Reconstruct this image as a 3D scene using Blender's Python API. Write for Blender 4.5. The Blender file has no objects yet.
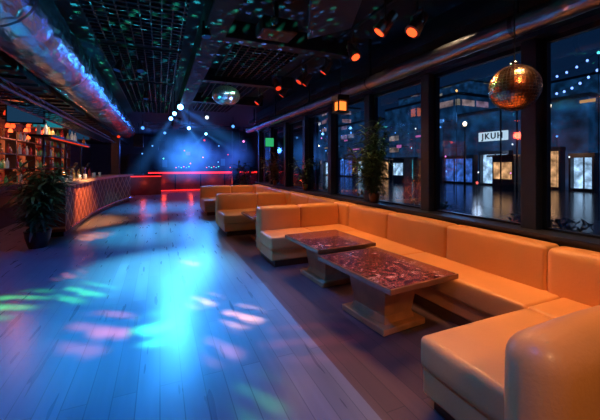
import bpy, bmesh, math, random
from mathutils import Vector, Matrix, Euler
random.seed(7)
scene=bpy.context.scene
try:
    scene.view_settings.view_transform='Standard'
except Exception: pass
C=scene.collection
# ------------------------------------------------ materials
def newmat(name):
    m=bpy.data.materials.new(name); m.use_nodes=True
    nt=m.node_tree; nt.nodes.clear()
    out=nt.nodes.new('ShaderNodeOutputMaterial')
    return m,nt,out
def L(nt,a,b): nt.links.new(a,b)
def mk_mth(nt):
    def mth(op,a,b=None):
        q=nt.nodes.new('ShaderNodeMath'); q.operation=op
        for i,v in enumerate((a,b)):
            if v is None: continue
            if isinstance(v,(int,float)): q.inputs[i].default_value=v
            else: L(nt,v,q.inputs[i])
        return q.outputs[0]
    return mth
def P(name,col,rough=.5,metal=0,noise=.15,scale=8,bump=0,bscale=40,emit=None,es=0,coat=0,spec=.5,bmap=(1,1,1)):
    m,nt,out=newmat(name)
    b=nt.nodes.new('ShaderNodeBsdfPrincipled'); L(nt,b.outputs[0],out.inputs[0])
    tc=nt.nodes.new('ShaderNodeTexCoord')
    n=nt.nodes.new('ShaderNodeTexNoise'); n.inputs['Scale'].default_value=scale; n.inputs['Detail'].default_value=4
    L(nt,tc.outputs['Object'],n.inputs['Vector'])
    r=nt.nodes.new('ShaderNodeValToRGB')
    r.color_ramp.elements[0].position=.3; r.color_ramp.elements[1].position=.7
    r.color_ramp.elements[0].color=(*[c*(1-noise) for c in col],1)
    r.color_ramp.elements[1].color=(*[min(1,c*(1+noise)) for c in col],1)
    L(nt,n.outputs['Fac'],r.inputs[0]); L(nt,r.outputs[0],b.inputs['Base Color'])
    b.inputs['Roughness'].default_value=rough; b.inputs['Metallic'].default_value=metal
    b.inputs['Coat Weight'].default_value=coat
    b.inputs['Specular IOR Level'].default_value=spec
    if bump:
        mp=nt.nodes.new('ShaderNodeMapping'); mp.inputs['Scale'].default_value=bmap; L(nt,tc.outputs['Object'],mp.inputs[0])
        n2=nt.nodes.new('ShaderNodeTexNoise'); n2.inputs['Scale'].default_value=bscale; n2.inputs['Detail'].default_value=3
        L(nt,mp.outputs[0],n2.inputs['Vector'])
        bp=nt.nodes.new('ShaderNodeBump'); bp.inputs['Strength'].default_value=bump; bp.inputs['Distance'].default_value=.03
        L(nt,n2.outputs['Fac'],bp.inputs['Height']); L(nt,bp.outputs[0],b.inputs['Normal'])
    if emit:
        b.inputs['Emission Color'].default_value=(*emit,1); b.inputs['Emission Strength'].default_value=es
    return m
def E(name,col,s):
    m,nt,out=newmat(name)
    e=nt.nodes.new('ShaderNodeEmission'); e.inputs[0].default_value=(*col,1); e.inputs[1].default_value=s
    L(nt,e.outputs[0],out.inputs[0]); return m
def brickmat(name,c1,c2,mortar,bw,bh,ms,rough,axes='YX',bump=.3,offset=.5,spec=.5,mulf=.7):
    m,nt,out=newmat(name)
    b=nt.nodes.new('ShaderNodeBsdfPrincipled'); L(nt,b.outputs[0],out.inputs[0])
    tc=nt.nodes.new('ShaderNodeTexCoord'); s=nt.nodes.new('ShaderNodeSeparateXYZ'); c=nt.nodes.new('ShaderNodeCombineXYZ')
    L(nt,tc.outputs['Object'],s.inputs[0]); L(nt,s.outputs[axes[0]],c.inputs[0]); L(nt,s.outputs[axes[1]],c.inputs[1])
    k=nt.nodes.new('ShaderNodeTexBrick'); L(nt,c.outputs[0],k.inputs['Vector']); k.offset=offset
    k.inputs['Scale'].default_value=1; k.inputs['Brick Width'].default_value=bw; k.inputs['Row Height'].default_value=bh
    k.inputs['Mortar Size'].default_value=ms; k.inputs['Color1'].default_value=(*c1,1); k.inputs['Color2'].default_value=(*c2,1); k.inputs['Mortar'].default_value=(*mortar,1)
    n=nt.nodes.new('ShaderNodeTexNoise'); n.inputs['Scale'].default_value=3; n.inputs['Detail'].default_value=2
    mp=nt.nodes.new('ShaderNodeMapping'); mp.inputs['Scale'].default_value=(.4,4,1) if axes=='YX' else (1,1,1)
    L(nt,c.outputs[0],mp.inputs[0]); L(nt,mp.outputs[0],n.inputs['Vector'])
    mx=nt.nodes.new('ShaderNodeMix'); mx.data_type='RGBA'; mx.blend_type='MULTIPLY'; mx.inputs[0].default_value=mulf
    L(nt,k.outputs['Color'],mx.inputs[6]); 
    rr=nt.nodes.new('ShaderNodeValToRGB'); rr.color_ramp.elements[0].color=(.6,.6,.6,1); rr.color_ramp.elements[1].color=(1.3,1.3,1.3,1)
    L(nt,n.outputs['Fac'],rr.inputs[0]); L(nt,rr.outputs[0],mx.inputs[7]); L(nt,mx.outputs[2],b.inputs['Base Color'])
    mr=nt.nodes.new('ShaderNodeMapRange'); mr.inputs[3].default_value=rough-.04; mr.inputs[4].default_value=rough+.06
    L(nt,n.outputs['Fac'],mr.inputs[0]); L(nt,mr.outputs[0],b.inputs['Roughness'])
    bp=nt.nodes.new('ShaderNodeBump'); bp.inputs['Strength'].default_value=bump; bp.inputs['Distance'].default_value=.002; bp.invert=True
    L(nt,k.outputs['Fac'],bp.inputs['Height']); L(nt,bp.outputs[0],b.inputs['Normal'])
    b.inputs['Specular IOR Level'].default_value=spec
    return m
M={}
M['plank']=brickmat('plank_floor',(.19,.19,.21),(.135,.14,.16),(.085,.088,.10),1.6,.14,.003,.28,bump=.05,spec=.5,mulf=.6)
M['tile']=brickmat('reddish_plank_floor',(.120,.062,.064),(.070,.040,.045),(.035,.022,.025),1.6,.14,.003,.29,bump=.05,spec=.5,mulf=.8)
M['ceil']=P('black_ceiling',(.016,.018,.022),.7,spec=.2)
M['beam']=P('black_beam',(.006,.006,.008),.6,spec=.2)
M['wall']=P('dark_wall',(.03,.028,.035),.6)
M['wallred']=brickmat('bar_wall',(.12,.03,.02),(.06,.018,.015),(.01,.01,.01),.5,.25,.01,.5,axes='YZ')
M['redbar']=P('red_brown_panel',(.15,.035,.025),.35,0,.3,3)
M['frame']=P('black_frame_metal',(.02,.024,.032),.35,.6)
M['column']=P('column_paint',(.024,.027,.038),.4,.2)
M['leather']=P('orange_leather',(.77,.325,.098),.42,0,.05,3,.08,60,coat=.05,spec=.4)
M['plinth']=P('sofa_plinth',(.10,.035,.015),.5)
M['wood']=P('orange_wood',(.46,.19,.075),.35,0,.25,6,coat=.2)
M['woodm']=P('reddish_wood',(.22,.08,.035),.3,0,.25,6,coat=.3)
M['woodd']=P('dark_wood',(.07,.03,.02),.4)
M['pot']=P('dark_pot',(.03,.02,.02),.4)
M['potgold']=P('brown_pot',(.32,.15,.04),.4)
M['leaf']=P('leaf_green',(.07,.14,.05),.45,noise=.5,scale=15)
M['leafd']=P('leaf_dark',(.04,.09,.04),.45,noise=.5,scale=15)
M['stem']=P('stem_brown',(.08,.045,.02),.7)
M['foil']=P('crinkled_foil',(.42,.52,.58),.25,1,.3,4,1,6,bmap=(1,.35,1))
M['foild']=P('crinkled_dark_foil',(.22,.24,.28),.28,1,.2,4,.8,8,bmap=(1,.35,1))
M['chrome']=P('chrome',(.6,.62,.66),.2,1)
M['truss']=P('truss_metal',(.06,.065,.08),.35,.9)
M['grid']=P('ceiling_lattice',(.014,.017,.022),.5,.2,spec=.25)
M['black']=P('black_plastic',(.012,.012,.014),.45,spec=.3)
M['grey']=P('grey_panel',(.010,.011,.015),.55,spec=.25)
M['white']=P('dark_panel',(.032,.032,.044),.5,spec=.3)
M['head']=P('spotlight_housing',(.07,.035,.03),.35)
M['mirror']=P('mirror_facet',(.95,.38,.19),.24,1,.5,60)
M['mirrorb']=P('cool_mirror_facet',(.7,.85,1),.3,1,.5,60)
M['grout']=P('ball_core',(.05,.03,.02),.6)
M['bartop']=P('pale_bar_top',(.55,.45,.34),.3,coat=.3)
M['redlens']=E('red_lens',(1,.07,.015),3)
M['redlensd']=E('dim_red_lens',(1,.05,.015),1.1)
M['orangelens']=E('orange_lens',(1,.12,.03),3)
M['bluelens']=E('blue_lens',(.16,.45,1),14)
M['dimlens']=E('dim_blue_lens',(.02,.08,.3),.3)
M['redled']=E('red_led_strip',(1,.02,.02),2.6)
M['amber']=E('amber_glow',(1,.2,.03),2)
M['greenglow']=E('green_glow',(.05,.7,.25),.6)
M['cyanglow']=E('cyan_screen_glow',(.02,.35,.45),.5)
def shelfmat():
    m,nt,out=newmat('warm_shelf_light')
    tc=nt.nodes.new('ShaderNodeTexCoord'); n=nt.nodes.new('ShaderNodeTexNoise'); n.inputs['Scale'].default_value=2.2; L(nt,tc.outputs['Object'],n.inputs['Vector'])
    r=nt.nodes.new('ShaderNodeValToRGB'); e=r.color_ramp.elements; e[0].position=.40; e[0].color=(.22,.006,.005,1); e[1].position=.66; e[1].color=(1,.20,.07,1)
    L(nt,n.outputs['Fac'],r.inputs[0]); q=nt.nodes.new('ShaderNodeEmission'); L(nt,r.outputs[0],q.inputs[0]); q.inputs[1].default_value=.42; L(nt,q.outputs[0],out.inputs[0]); return m
M['shelflight']=shelfmat()
M['darkscreen']=E('dark_screen_glow',(.01,.04,.09),.9)
M['signwhite']=E('sign_panel_lit',(.6,.8,.95),1.0)
M['signdark']=P('dark_sign_letters',(.01,.015,.03),.5)
M['shoplight']=E('shop_window_light',(.40,.65,1),.7)
M['warmshop']=E('warm_shop_light',(1,.5,.25),.55)
M['asphalt']=P('wet_asphalt',(.045,.06,.085),.18,0,.3,2)
M['lampglow']=E('street_lamp_glow',(1,.75,.45),5)
M['bulb']=E('string_bulb',(.2,.35,1),3)
GC=[(1,.12,.1),(.1,.35,1),(1,.25,.75),(.8,.9,1),(1,.5,.15),(.1,.9,.8)]
for i,c in enumerate(GC):
    M['glow%d'%i]=E('lantern_glow_'+'abcdef'[i],c,1.8)
    M['neon%d'%i]=E('neon_glow_'+'abcdef'[i],c,.5)
for i,c in enumerate([(.35,.1,.03),(.05,.22,.08),(.5,.4,.15),(.3,.03,.03),(.4,.45,.5)]):
    M['bot%d'%i]=P('bottle_glass_%s'%'abcde'[i],c,.1,0,.1,coat=.5,emit=c,es=.10)  # weak emission paints a glow into the glass
def quilt():
    m,nt,out=newmat('lattice_bar_front'); mth=mk_mth(nt)
    b=nt.nodes.new('ShaderNodeBsdfPrincipled'); L(nt,b.outputs[0],out.inputs[0])
    tc=nt.nodes.new('ShaderNodeTexCoord'); s=nt.nodes.new('ShaderNodeSeparateXYZ'); L(nt,tc.outputs['Object'],s.inputs[0])
    outs=[mth('ABSOLUTE',mth('SINE',mth('MULTIPLY',mth(op,s.outputs['Y'],s.outputs['Z']),8))) for op in ('ADD','SUBTRACT')]
    mn=mth('MINIMUM',*outs)
    r=nt.nodes.new('ShaderNodeValToRGB'); r.color_ramp.elements[0].color=(.65,.30,.12,1); r.color_ramp.elements[0].position=.12
    r.color_ramp.elements[1].color=(.20,.05,.02,1); r.color_ramp.elements[1].position=.26
    L(nt,mn,r.inputs[0]); L(nt,r.outputs[0],b.inputs['Base Color']); b.inputs['Roughness'].default_value=.5; b.inputs['Specular IOR Level'].default_value=.25
    bp=nt.nodes.new('ShaderNodeBump'); bp.inputs['Distance'].default_value=.02; L(nt,mn,bp.inputs['Height']); L(nt,bp.outputs[0],b.inputs['Normal'])
    return m
M['quilt']=quilt()
def tabletop():
    m,nt,out=newmat('mottled_table_top')
    b=nt.nodes.new('ShaderNodeBsdfPrincipled'); L(nt,b.outputs[0],out.inputs[0])
    tc=nt.nodes.new('ShaderNodeTexCoord')
    n=nt.nodes.new('ShaderNodeTexNoise'); n.inputs['Scale'].default_value=9; n.inputs['Detail'].default_value=8; n.inputs['Roughness'].default_value=.7; n.inputs['Distortion'].default_value=1.6; L(nt,tc.outputs['Object'],n.inputs['Vector'])
    r=nt.nodes.new('ShaderNodeValToRGB'); e=r.color_ramp.elements
    e[0].color=(.02,.006,.008,1); e[0].position=.36; e[1].color=(.80,.62,.58,1); e[1].position=.66
    for p,c in [(.43,(.20,.03,.025)),(.47,(.03,.012,.02)),(.52,(.42,.10,.06)),(.56,(.08,.03,.06)),(.61,(.48,.20,.16))]:
        x=e.new(p); x.color=(*c,1)
    L(nt,n.outputs['Fac'],r.inputs[0]); L(nt,r.outputs[0],b.inputs['Base Color']); b.inputs['Roughness'].default_value=.14
    b.inputs['Coat Weight'].default_value=.6; b.inputs['Coat Roughness'].default_value=.05; b.inputs['Specular IOR Level'].default_value=.6
    return m
M['ttop']=tabletop()
def glass():
    m,nt,out=newmat('window_glass')
    t=nt.nodes.new('ShaderNodeBsdfTransparent'); t.inputs[0].default_value=(.88,.94,1,1)
    g=nt.nodes.new('ShaderNodeBsdfGlossy'); g.inputs['Roughness'].default_value=.03
    f=nt.nodes.new('ShaderNodeLayerWeight'); f.inputs[0].default_value=.5; mth=mk_mth(nt)
    n=nt.nodes.new('ShaderNodeTexNoise'); n.inputs['Scale'].default_value=1.2
    q=mth('ADD',mth('MULTIPLY',mth('POWER',f.outputs['Facing'],3),mth('ADD',mth('MULTIPLY',n.outputs['Fac'],.1),.6)),.16)
    x=nt.nodes.new('ShaderNodeMixShader'); L(nt,q,x.inputs[0]); L(nt,t.outputs[0],x.inputs[1]); L(nt,g.outputs[0],x.inputs[2])
    L(nt,x.outputs[0],out.inputs[0]); return m
M['glass']=glass()
def facade(name,seed,lit,col,base=(.012,.017,.03),cw=2.1,ch=1.5,amb=.8,st0=.6):
    m,nt,out=newmat(name); mth=mk_mth(nt)
    tc=nt.nodes.new('ShaderNodeTexCoord'); s=nt.nodes.new('ShaderNodeSeparateXYZ'); L(nt,tc.outputs['Object'],s.inputs[0])
    xy=mth('ADD',s.outputs['X'],s.outputs['Y'])
    u=mth('DIVIDE',xy,cw); v=mth('DIVIDE',s.outputs['Z'],ch)
    fu=mth('FRACT',u); fv=mth('FRACT',v)
    inn=mth('MULTIPLY',mth('MULTIPLY',mth('GREATER_THAN',fu,.06),mth('LESS_THAN',fu,.94)),mth('MULTIPLY',mth('GREATER_THAN',fv,.3),mth('LESS_THAN',fv,.72)))
    c=nt.nodes.new('ShaderNodeCombineXYZ'); L(nt,mth('FLOOR',u),c.inputs[0]); L(nt,mth('FLOOR',v),c.inputs[1]); c.inputs[2].default_value=seed
    w=nt.nodes.new('ShaderNodeTexWhiteNoise'); w.noise_dimensions='3D'; L(nt,c.outputs[0],w.inputs['Vector'])
    on=mth('GREATER_THAN',w.outputs['Value'],1-lit)
    n=nt.nodes.new('ShaderNodeTexNoise'); n.inputs['Scale'].default_value=1.0; n.inputs['Detail'].default_value=4; L(nt,tc.outputs['Object'],n.inputs['Vector'])
    st=mth('MULTIPLY',mth('MULTIPLY',inn,on),mth('MULTIPLY',mth('POWER',n.outputs['Fac'],2.5),st0*2))
    b=nt.nodes.new('ShaderNodeBsdfPrincipled'); b.inputs['Base Color'].default_value=(*base,1); b.inputs['Roughness'].default_value=.6
    mx=nt.nodes.new('ShaderNodeMix'); mx.data_type='RGBA'; mx.inputs[0].default_value=.4
    mx.inputs[6].default_value=(*col,1); L(nt,w.outputs['Color'],mx.inputs[7])
    L(nt,mx.outputs[2],b.inputs['Emission Color']); L(nt,st,b.inputs['Emission Strength'])
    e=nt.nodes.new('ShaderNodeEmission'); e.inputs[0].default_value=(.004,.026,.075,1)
    L(nt,mth('MULTIPLY',mth('POWER',n.outputs['Fac'],2.5),amb*6),e.inputs[1])  # ambient night glow painted onto the walls as emission
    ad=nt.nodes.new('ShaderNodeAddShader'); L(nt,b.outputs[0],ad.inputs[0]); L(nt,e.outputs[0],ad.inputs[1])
    L(nt,ad.outputs[0],out.inputs[0]); return m
# ------------------------------------------------ object helpers
def wl(o):
    v=Vector(o.location)
    while o.parent: o=o.parent; v+=Vector(o.location)
    return v
def mkobj(name,me,parent=None,loc=(0,0,0),mats=(),smooth=False):
    o=bpy.data.objects.new(name,me); C.objects.link(o)
    for m in mats: me.materials.append(M[m] if isinstance(m,str) else m)
    loc=Vector(loc)
    if parent: o.parent=parent; loc=loc-wl(parent)
    o.location=loc
    if smooth:
        for p in me.polygons: p.use_smooth=True
    return o
def thing(name,label,cat,loc,group=None):
    o=bpy.data.objects.new(name,None); C.objects.link(o); o.location=loc; o.empty_display_size=.1
    o['label']=label; o['category']=cat
    if group:o['group']=group
    return o
def tag(o,label,cat,group=None,kind=None):
    o['label']=label;o['category']=cat
    if group:o['group']=group
    if kind:o['kind']=kind
    return o
def struct(o,label=None,cat=None):
    o['kind']='structure'
    if label:o['label']=label
    if cat:o['category']=cat
    return o
def fin(bm,name):
    me=bpy.data.meshes.new(name); bmesh.ops.recalc_face_normals(bm,faces=bm.faces); bm.to_mesh(me); bm.free(); return me
def boxes(name,lst,mat,parent=None,center=None,bevel=0,smooth=False):
    c=Vector(center) if center is not None else Vector(lst[0][:3])
    bm=bmesh.new()
    for b in lst:
        mt=Matrix.Translation(Vector(b[:3])-c)
        mt=mt@Matrix.Diagonal((b[3],b[4],b[5],1))
        bmesh.ops.create_cube(bm,size=1,matrix=mt)
    if bevel: bmesh.ops.bevel(bm,geom=bm.edges[:],offset=bevel,segments=2,profile=.5,affect='EDGES')
    return mkobj(name,fin(bm,name),parent,c,[mat],smooth)
def rod(bm,a,b,r,seg=8,r2=None):
    a=Vector(a);b=Vector(b);d=b-a
    q=d.to_track_quat('Z','Y').to_matrix().to_4x4()
    bmesh.ops.create_cone(bm,cap_ends=True,segments=seg,radius1=r,radius2=r if r2 is None else r2,depth=d.length,matrix=Matrix.Translation((a+b)/2)@q)
def rods(name,lst,mat,parent=None,center=(0,0,0),seg=8,smooth=False):
    c=Vector(center); bm=bmesh.new()
    for r in lst: rod(bm,Vector(r[0])-c,Vector(r[1])-c,r[2],seg,r[3] if len(r)>3 else None)
    return mkobj(name,fin(bm,name),parent,c,[mat],smooth)
def cushion(name,parent,x0,x1,y0,y1,z0,z1,r=.05,puff=.015,mat='leather',lean=(0,0)):
    hx,hy,hz=(x1-x0)/2,(y1-y0)/2,(z1-z0)/2
    h=(hx,hy,hz); r=min(r,.98*min(h))
    def co(i,hh):
        if i<=3: return -hh+r*i/3
        if i>=9: return hh-r*(12-i)/3
        return -(hh-r)+2*(hh-r)*(i-3)/6
    bm=bmesh.new(); V={}
    def vert(i,j,k):
        if (i,j,k) in V: return V[(i,j,k)]
        p=Vector((co(i,hx),co(j,hy),co(k,hz)))
        inn=Vector([max(-(h[a]-r),min(h[a]-r,p[a])) for a in range(3)])
        d=p-inn
        if d.length>1e-6: p=inn+d.normalized()*r
        n=[p[a]/h[a] for a in range(3)]
        out=Vector((0,0,0))
        for a in range(3):
            b_,c_=[t for t in range(3) if t!=a]
            out[a]=puff*n[a]**3*max(0,1-n[b_]**2)*max(0,1-n[c_]**2)
        p=p+out
        t=(p.z+hz)/(2*hz); p.x+=lean[0]*t; p.y+=lean[1]*t
        V[(i,j,k)]=bm.verts.new(p); return V[(i,j,k)]
    for a in range(12):
        for b in range(12):
            for s in (0,12):
                for f in (lambda u,v:(s,u,v),lambda u,v:(u,s,v),lambda u,v:(u,v,s)):
                    bm.faces.new([vert(*f(a,b)),vert(*f(a+1,b)),vert(*f(a+1,b+1)),vert(*f(a,b+1))])
    return mkobj(name,fin(bm,name),parent,((x0+x1)/2,(y0+y1)/2,(z0+z1)/2),[mat],True)
def dup(o,loc=None,rotz=None,parent=None):
    n=o.copy(); C.objects.link(n)
    if parent: n.parent=parent
    if loc is not None: n.location=loc
    if rotz is not None: n.rotation_euler[2]=rotz
    for ch in o.children: dup(ch,parent=n)
    return n
def lathe(bm,prof,seg=24,c=(0,0,0)):
    rings=[]
    for r,z in prof:
        rings.append([bm.verts.new((c[0]+r*math.cos(2*math.pi*i/seg),c[1]+r*math.sin(2*math.pi*i/seg),c[2]+z)) for i in range(seg)])
    for a,b in zip(rings,rings[1:]):
        for i in range(seg): bm.faces.new([a[i],a[(i+1)%seg],b[(i+1)%seg],b[i]])
    bm.faces.new(rings[0][::-1]); bm.faces.new(rings[-1])
def lathed(name,prof,mat,parent=None,loc=(0,0,0),seg=24):
    bm=bmesh.new(); lathe(bm,prof,seg); return mkobj(name,fin(bm,name),parent,loc,[mat],True)
# ------------------------------------------------ room shell
ZC=3.4; XR=5.7
bm=bmesh.new()
def quad(bm,pts,mi=0):
    f=bm.faces.new([bm.verts.new(p) for p in pts]); f.material_index=mi
quad(bm,[(-4,-2,0),(1.2,-2,0),(1.2,24,0),(-4,24,0)],0)
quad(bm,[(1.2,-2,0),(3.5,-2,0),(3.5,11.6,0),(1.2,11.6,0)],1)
quad(bm,[(1.2,11.6,0),(XR,11.6,0),(XR,24,0),(1.2,24,0)],0)
me=bpy.data.meshes.new('floor'); bm.to_mesh(me); bm.free()
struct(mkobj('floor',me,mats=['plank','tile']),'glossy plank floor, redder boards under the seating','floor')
struct(boxes('ceiling',[(-.25,11,ZC+.05,7.5,26,.1),(4.6,17.8,ZC+.05,2.2,12.4,.1)],'ceil'),'black ceiling','ceiling')
struct(boxes('wall_left',[(-4.05,11,1.7,.1,26,3.4)],'wallred'))
struct(boxes('wall_back',[(.85,24.05,1.7,9.7,.1,3.4)],'wall'))
struct(boxes('wall_front',[(-.25,-2.05,1.7,7.5,.1,3.4)],'wall'))
struct(boxes('wall_right',[(3.35,4.8,.425,.3,13.6,.85),(3.4,4.8,3.06,.3,13.6,.68)],'column',center=(3.35,4.8,1)),'dark low wall and header around the windows','wall')
struct(boxes('wall_alcove',[(4.62,11.65,1.7,2.05,.1,3.4),(XR+.05,17.8,1.7,.1,12.4,3.4)],'wall',center=(4.62,14,1.7)))
ys=[-.67,.68,2.03,3.38,4.73,6.08,7.43,8.78,10.13,11.48]
for i,y in enumerate(ys):
    struct(boxes('trim_%d'%(i+1),[(3.38,y,1.785,.17,.15,1.87)],'column',bevel=.01),'dark window column','column')
for i in range(len(ys)-1):
    a,b=ys[i]+.075,ys[i+1]-.075; m=(a+b)/2;w=b-a
    f=struct(boxes('window_%d'%(i+1),[(3.42,a+.02,1.785,.06,.04,1.87),(3.42,b-.02,1.785,.06,.04,1.87),(3.42,m,.875,.06,w,.05),(3.42,m,2.695,.06,w,.05)],'frame',center=(3.42,m,1.785)),'tall black framed night window','window')
    bm=bmesh.new(); quad(bm,[(0,-w/2+.04,-.89),(0,-w/2+.04,.89),(0,w/2-.04,.89),(0,w/2-.04,-.89)])
    me=bpy.data.meshes.new('pane'); bm.to_mesh(me); bm.free(); mkobj('pane',me,f,(3.42,m,1.785),['glass'])
struct(boxes('trim_20',[(3.3,4.8,.865,.3,13.5,.03)],'column'),'dark window ledge','ledge')
struct(boxes('trim_21',[(3.1,4.8,3.02,.3,13.5,.1)],'black'),'black bulkhead above windows','trim')
struct(boxes('trim_22',[(-2.9,11,3.05,2.2,25.5,.5)]+[(-2.9,y*.5,2.78,2.2,.05,.04) for y in range(2,40)],'black',center=(-2.9,11,3)),'black slatted soffit above the bar','trim')
# ------------------------------------------------ ceiling lattice
def lattice(x0,x1,y0,y1,step=.12):
    l=[];z=3.28
    x=x0
    while x<=x1+1e-4: l.append((x,(y0+y1)/2,z,.014,y1-y0,.03)); x+=step
    y=y0
    while y<=y1+1e-4: l.append(((x0+x1)/2,y,z,x1-x0,.014,.03)); y+=step
    for a in (x0+.01,x1-.01):
        for b in (y0+.01,y1-.01): l.append((a,b,z+.06,.03,.03,.13))
    o=boxes('ceiling_lattice_panel',l,'grid',center=((x0+x1)/2,(y0+y1)/2,3.28))
    return tag(o,'dark open-cell ceiling lattice panel hung under the black ceiling','ceiling panel','ceiling lattice panels')
for a in [1.0,3.25,5.5,7.75,10.0]: lattice(-.82,.3,a,a+2.1)
for a in [4.6,6.85,9.1]: lattice(1.0,2.05,a,a+1.95)
tag(boxes('ceiling_beam',[(.62,8,3.25,.28,15,.3)],'beam',bevel=.02),'black boxed beam running along the ceiling','beam')
for y in [4.35,6.65,8.95]:
    tag(boxes('cross_beam',[(1.72,y,3.28,1.9,.2,.24)],'grey',bevel=.01),'dark grey cross beam under the ceiling','beam','cross beams')
t=tag(boxes('acoustic_panel',[(0,0,0,.6,1.2,.05)],'white',bevel=.01),'flat dark acoustic panel hung tilted from the ceiling','ceiling panel','acoustic panels')
t.location=(1.15,2.35,3.28); t.rotation_euler=(0.0,math.radians(-14),0)
for q,rz in [((2.05,2.1,3.27),.35),((1.85,3.3,3.28),-.4)]: dup(t,loc=q,rotz=rz)
pj=thing('projector','black ceiling-mounted projector with round lens','projector',(1.25,3.6,3.1))
boxes('projector_body',[(1.25,3.6,3.08,.42,.34,.15)],'black',pj,bevel=.02); rods('lens',[((1.15,3.43,3.08),(1.15,3.37,3.08),.05)],'chrome',pj,(1.15,3.4,3.08),18); rods('mount',[((1.25,3.6,3.15),(1.25,3.6,3.41),.025)],'black',pj,(1.25,3.6,3.3),10)
# ------------------------------------------------ foil ducts
def duct(x,z,y0,y1,r,label,mat):
    bm=bmesh.new(); n=int((y1-y0)/.12); seg=28; prev=None
    for i in range(n+1):
        y=y0+(y1-y0)*i/n
        rr=r*(1+(.022 if i%2 else -.015)+random.uniform(-.015,.015))
        ring=[]
        for k in range(seg):
            q=rr*(1+random.uniform(-.025,.025)); ring.append(bm.verts.new((math.cos(2*math.pi*k/seg)*q,y-(y0+y1)/2,math.sin(2*math.pi*k/seg)*q)))
        if prev:
            for k in range(seg): bm.faces.new([prev[k],prev[(k+1)%seg],ring[(k+1)%seg],ring[k]])
        prev=ring
    t=thing('ventilation_duct',label,'duct',(x,(y0+y1)/2,z))
    mkobj('foil_sleeve',fin(bm,'foil_sleeve'),t,(x,(y0+y1)/2,z),[mat],True)
    y=y0+.5
    while y<y1:
        bm=bmesh.new(); bmesh.ops.create_cone(bm,cap_ends=False,segments=28,radius1=r*1.06,radius2=r*1.06,depth=.04,matrix=Matrix.Rotation(math.pi/2,4,'X'))
        o=mkobj('clamp',fin(bm,'clamp'),t,(x,y,z),['truss'],True)
        boxes('hanger',[(x,y,(z+r*.95+3.4)/2,.03,.03,3.4-z-r*.95)],'black',parent=o)
        y+=2.2
duct(-1.27,2.94,.6,15,.34,'broad crinkled silver foil duct glittering blue above the bar edge','foil')
duct(2.92,2.74,-.8,11.5,.095,'slim dark crinkled foil duct running above the windows','foild')
def truss(label,x,z,y0,y1,s=.2):
    t=thing('lighting_truss',label,'truss',(x,(y0+y1)/2,z))
    br=[]
    pts=[(x-s,z),(x+s,z),(x,z+s)]
    for p in pts: rods('chord',[((p[0],y0,p[1]),(p[0],y1,p[1]),.022)],'truss',t,(p[0],(y0+y1)/2,p[1]))
    y=y0
    while y<y1-.3:
        for a,b in ((0,1),(1,2),(2,0)):
            A=pts[a];B=pts[b]
            br.append(((A[0],y,A[1]),(B[0],y+.3,B[1]),.01))
        y+=.3
    rods('brace',br,'truss',t,(x,(y0+y1)/2,z),seg=6)
    for yy in (y0+.5,(y0+y1)/2,y1-.5): rods('hanger',[((x-s,yy,z),(x-s,yy,2.82),.012)],'black',t,(x-s,yy,z))
truss('dark metal lighting truss hung along the bar edge',-1.85,2.40,1.0,15)
# ------------------------------------------------ sofas
def sofa(label,y0,y1,near,XE=1.42,leg=.8,nearback=0):
    cy=(y0+y1)/2
    t=thing('sofa',label,'sofa',(2.3,cy,0))
    XF,XB=2.5,2.98
    pl=[(2.84,cy,.05,.56,y1-y0-.1,.1),((XE+3.1)/2+.03,y1-leg/2,.05,3.1-XE-.1,leg-.1,.1)]
    if near: pl.append(((XE+3.1)/2+.03,y0+.42,.05,3.1-XE-.1,.72,.1))
    boxes('plinth',pl,'plinth',t)
    fy1=y1-.24; fs=y1-leg
    ns=y0+.83 if near else y0; ny=y0+.25
    boxes('seat_frame',[((XF+.03+XB)/2+.03,(ns+fs)/2,.18,XB-XF+.0,fs-ns,.17)],'leather',t,bevel=.02)
    boxes('seat_frame',[((XE+3.15)/2,(fs+y1)/2,.18,3.15-XE-.03,y1-fs-.03,.17)],'leather',t,bevel=.02)
    if near: boxes('seat_frame',[((XE+3.15)/2,(ns+y0)/2,.18,3.15-XE-.03,ns-y0-.03,.17)],'leather',t,bevel=.02)
    n=max(2,round((fs-ns)/1.4))
    for i in range(n):
        a=ns+(fs-ns)*i/n;b=ns+(fs-ns)*(i+1)/n
        cushion('seat_cushion',t,XF,XB+.02,a,b,.25,.45,.025,.006)
    cushion('seat_cushion',t,XE,2.24,fs,fy1+.02,.25,.45,.035,.01)
    cushion('seat_cushion',t,2.241,XB+.02,fs+.001,fy1+.02,.25,.45,.025,.006)
    if near:
        cushion('seat_cushion',t,XE,2.5,ny-.02,ns,.25,.45,.04,.012)
        cushion('seat_cushion',t,2.501,XB+.02,ny-.02,ns-.001,.25,.45,.03,.008)
    b0=y0+.95 if near else y0
    b1=y1-.5
    n=max(2,round((b1-b0)/.95))
    for i in range(n):
        a=b0+(b1-b0)*i/n;b=b0+(b1-b0)*(i+1)/n
        cushion('backrest',t,XB-.04,3.16,a,b,.27,.82,.038,.012,lean=(.02,0))
    cushion('backrest',t,XB-.04,3.17,b1+.001,y1,.27,.825,.045,.01)
    cushion('backrest',t,XE,2.19,fy1,y1,.1,.81,.055,.012,lean=(0,.01))
    cushion('backrest',t,2.191,XB-.041,fy1,y1,.1,.81,.045,.012,lean=(0,.01))
    if near:
        cushion('backrest',t,XE-nearback,2.36,y0,ny,.06,.79,.118,.02)
        cushion('backrest',t,2.363,XB-.042,y0,ny+.01,.1,.80,.11,.02)
        cushion('backrest',t,XB-.04,3.17,y0,b0-.002,.1,.82,.06,.012)
    return t
sofa('U-shaped orange leather banquette sofa around two low tables',.73,5.28,True,1.47,.8,.12)
sofa('orange leather corner banquette behind the large sofa by the windows',5.4,7.95,False,1.22,1.1)
sofa('small orange leather corner banquette near the red lit bar',8.1,11.1,False,1.2,1.2)
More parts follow.
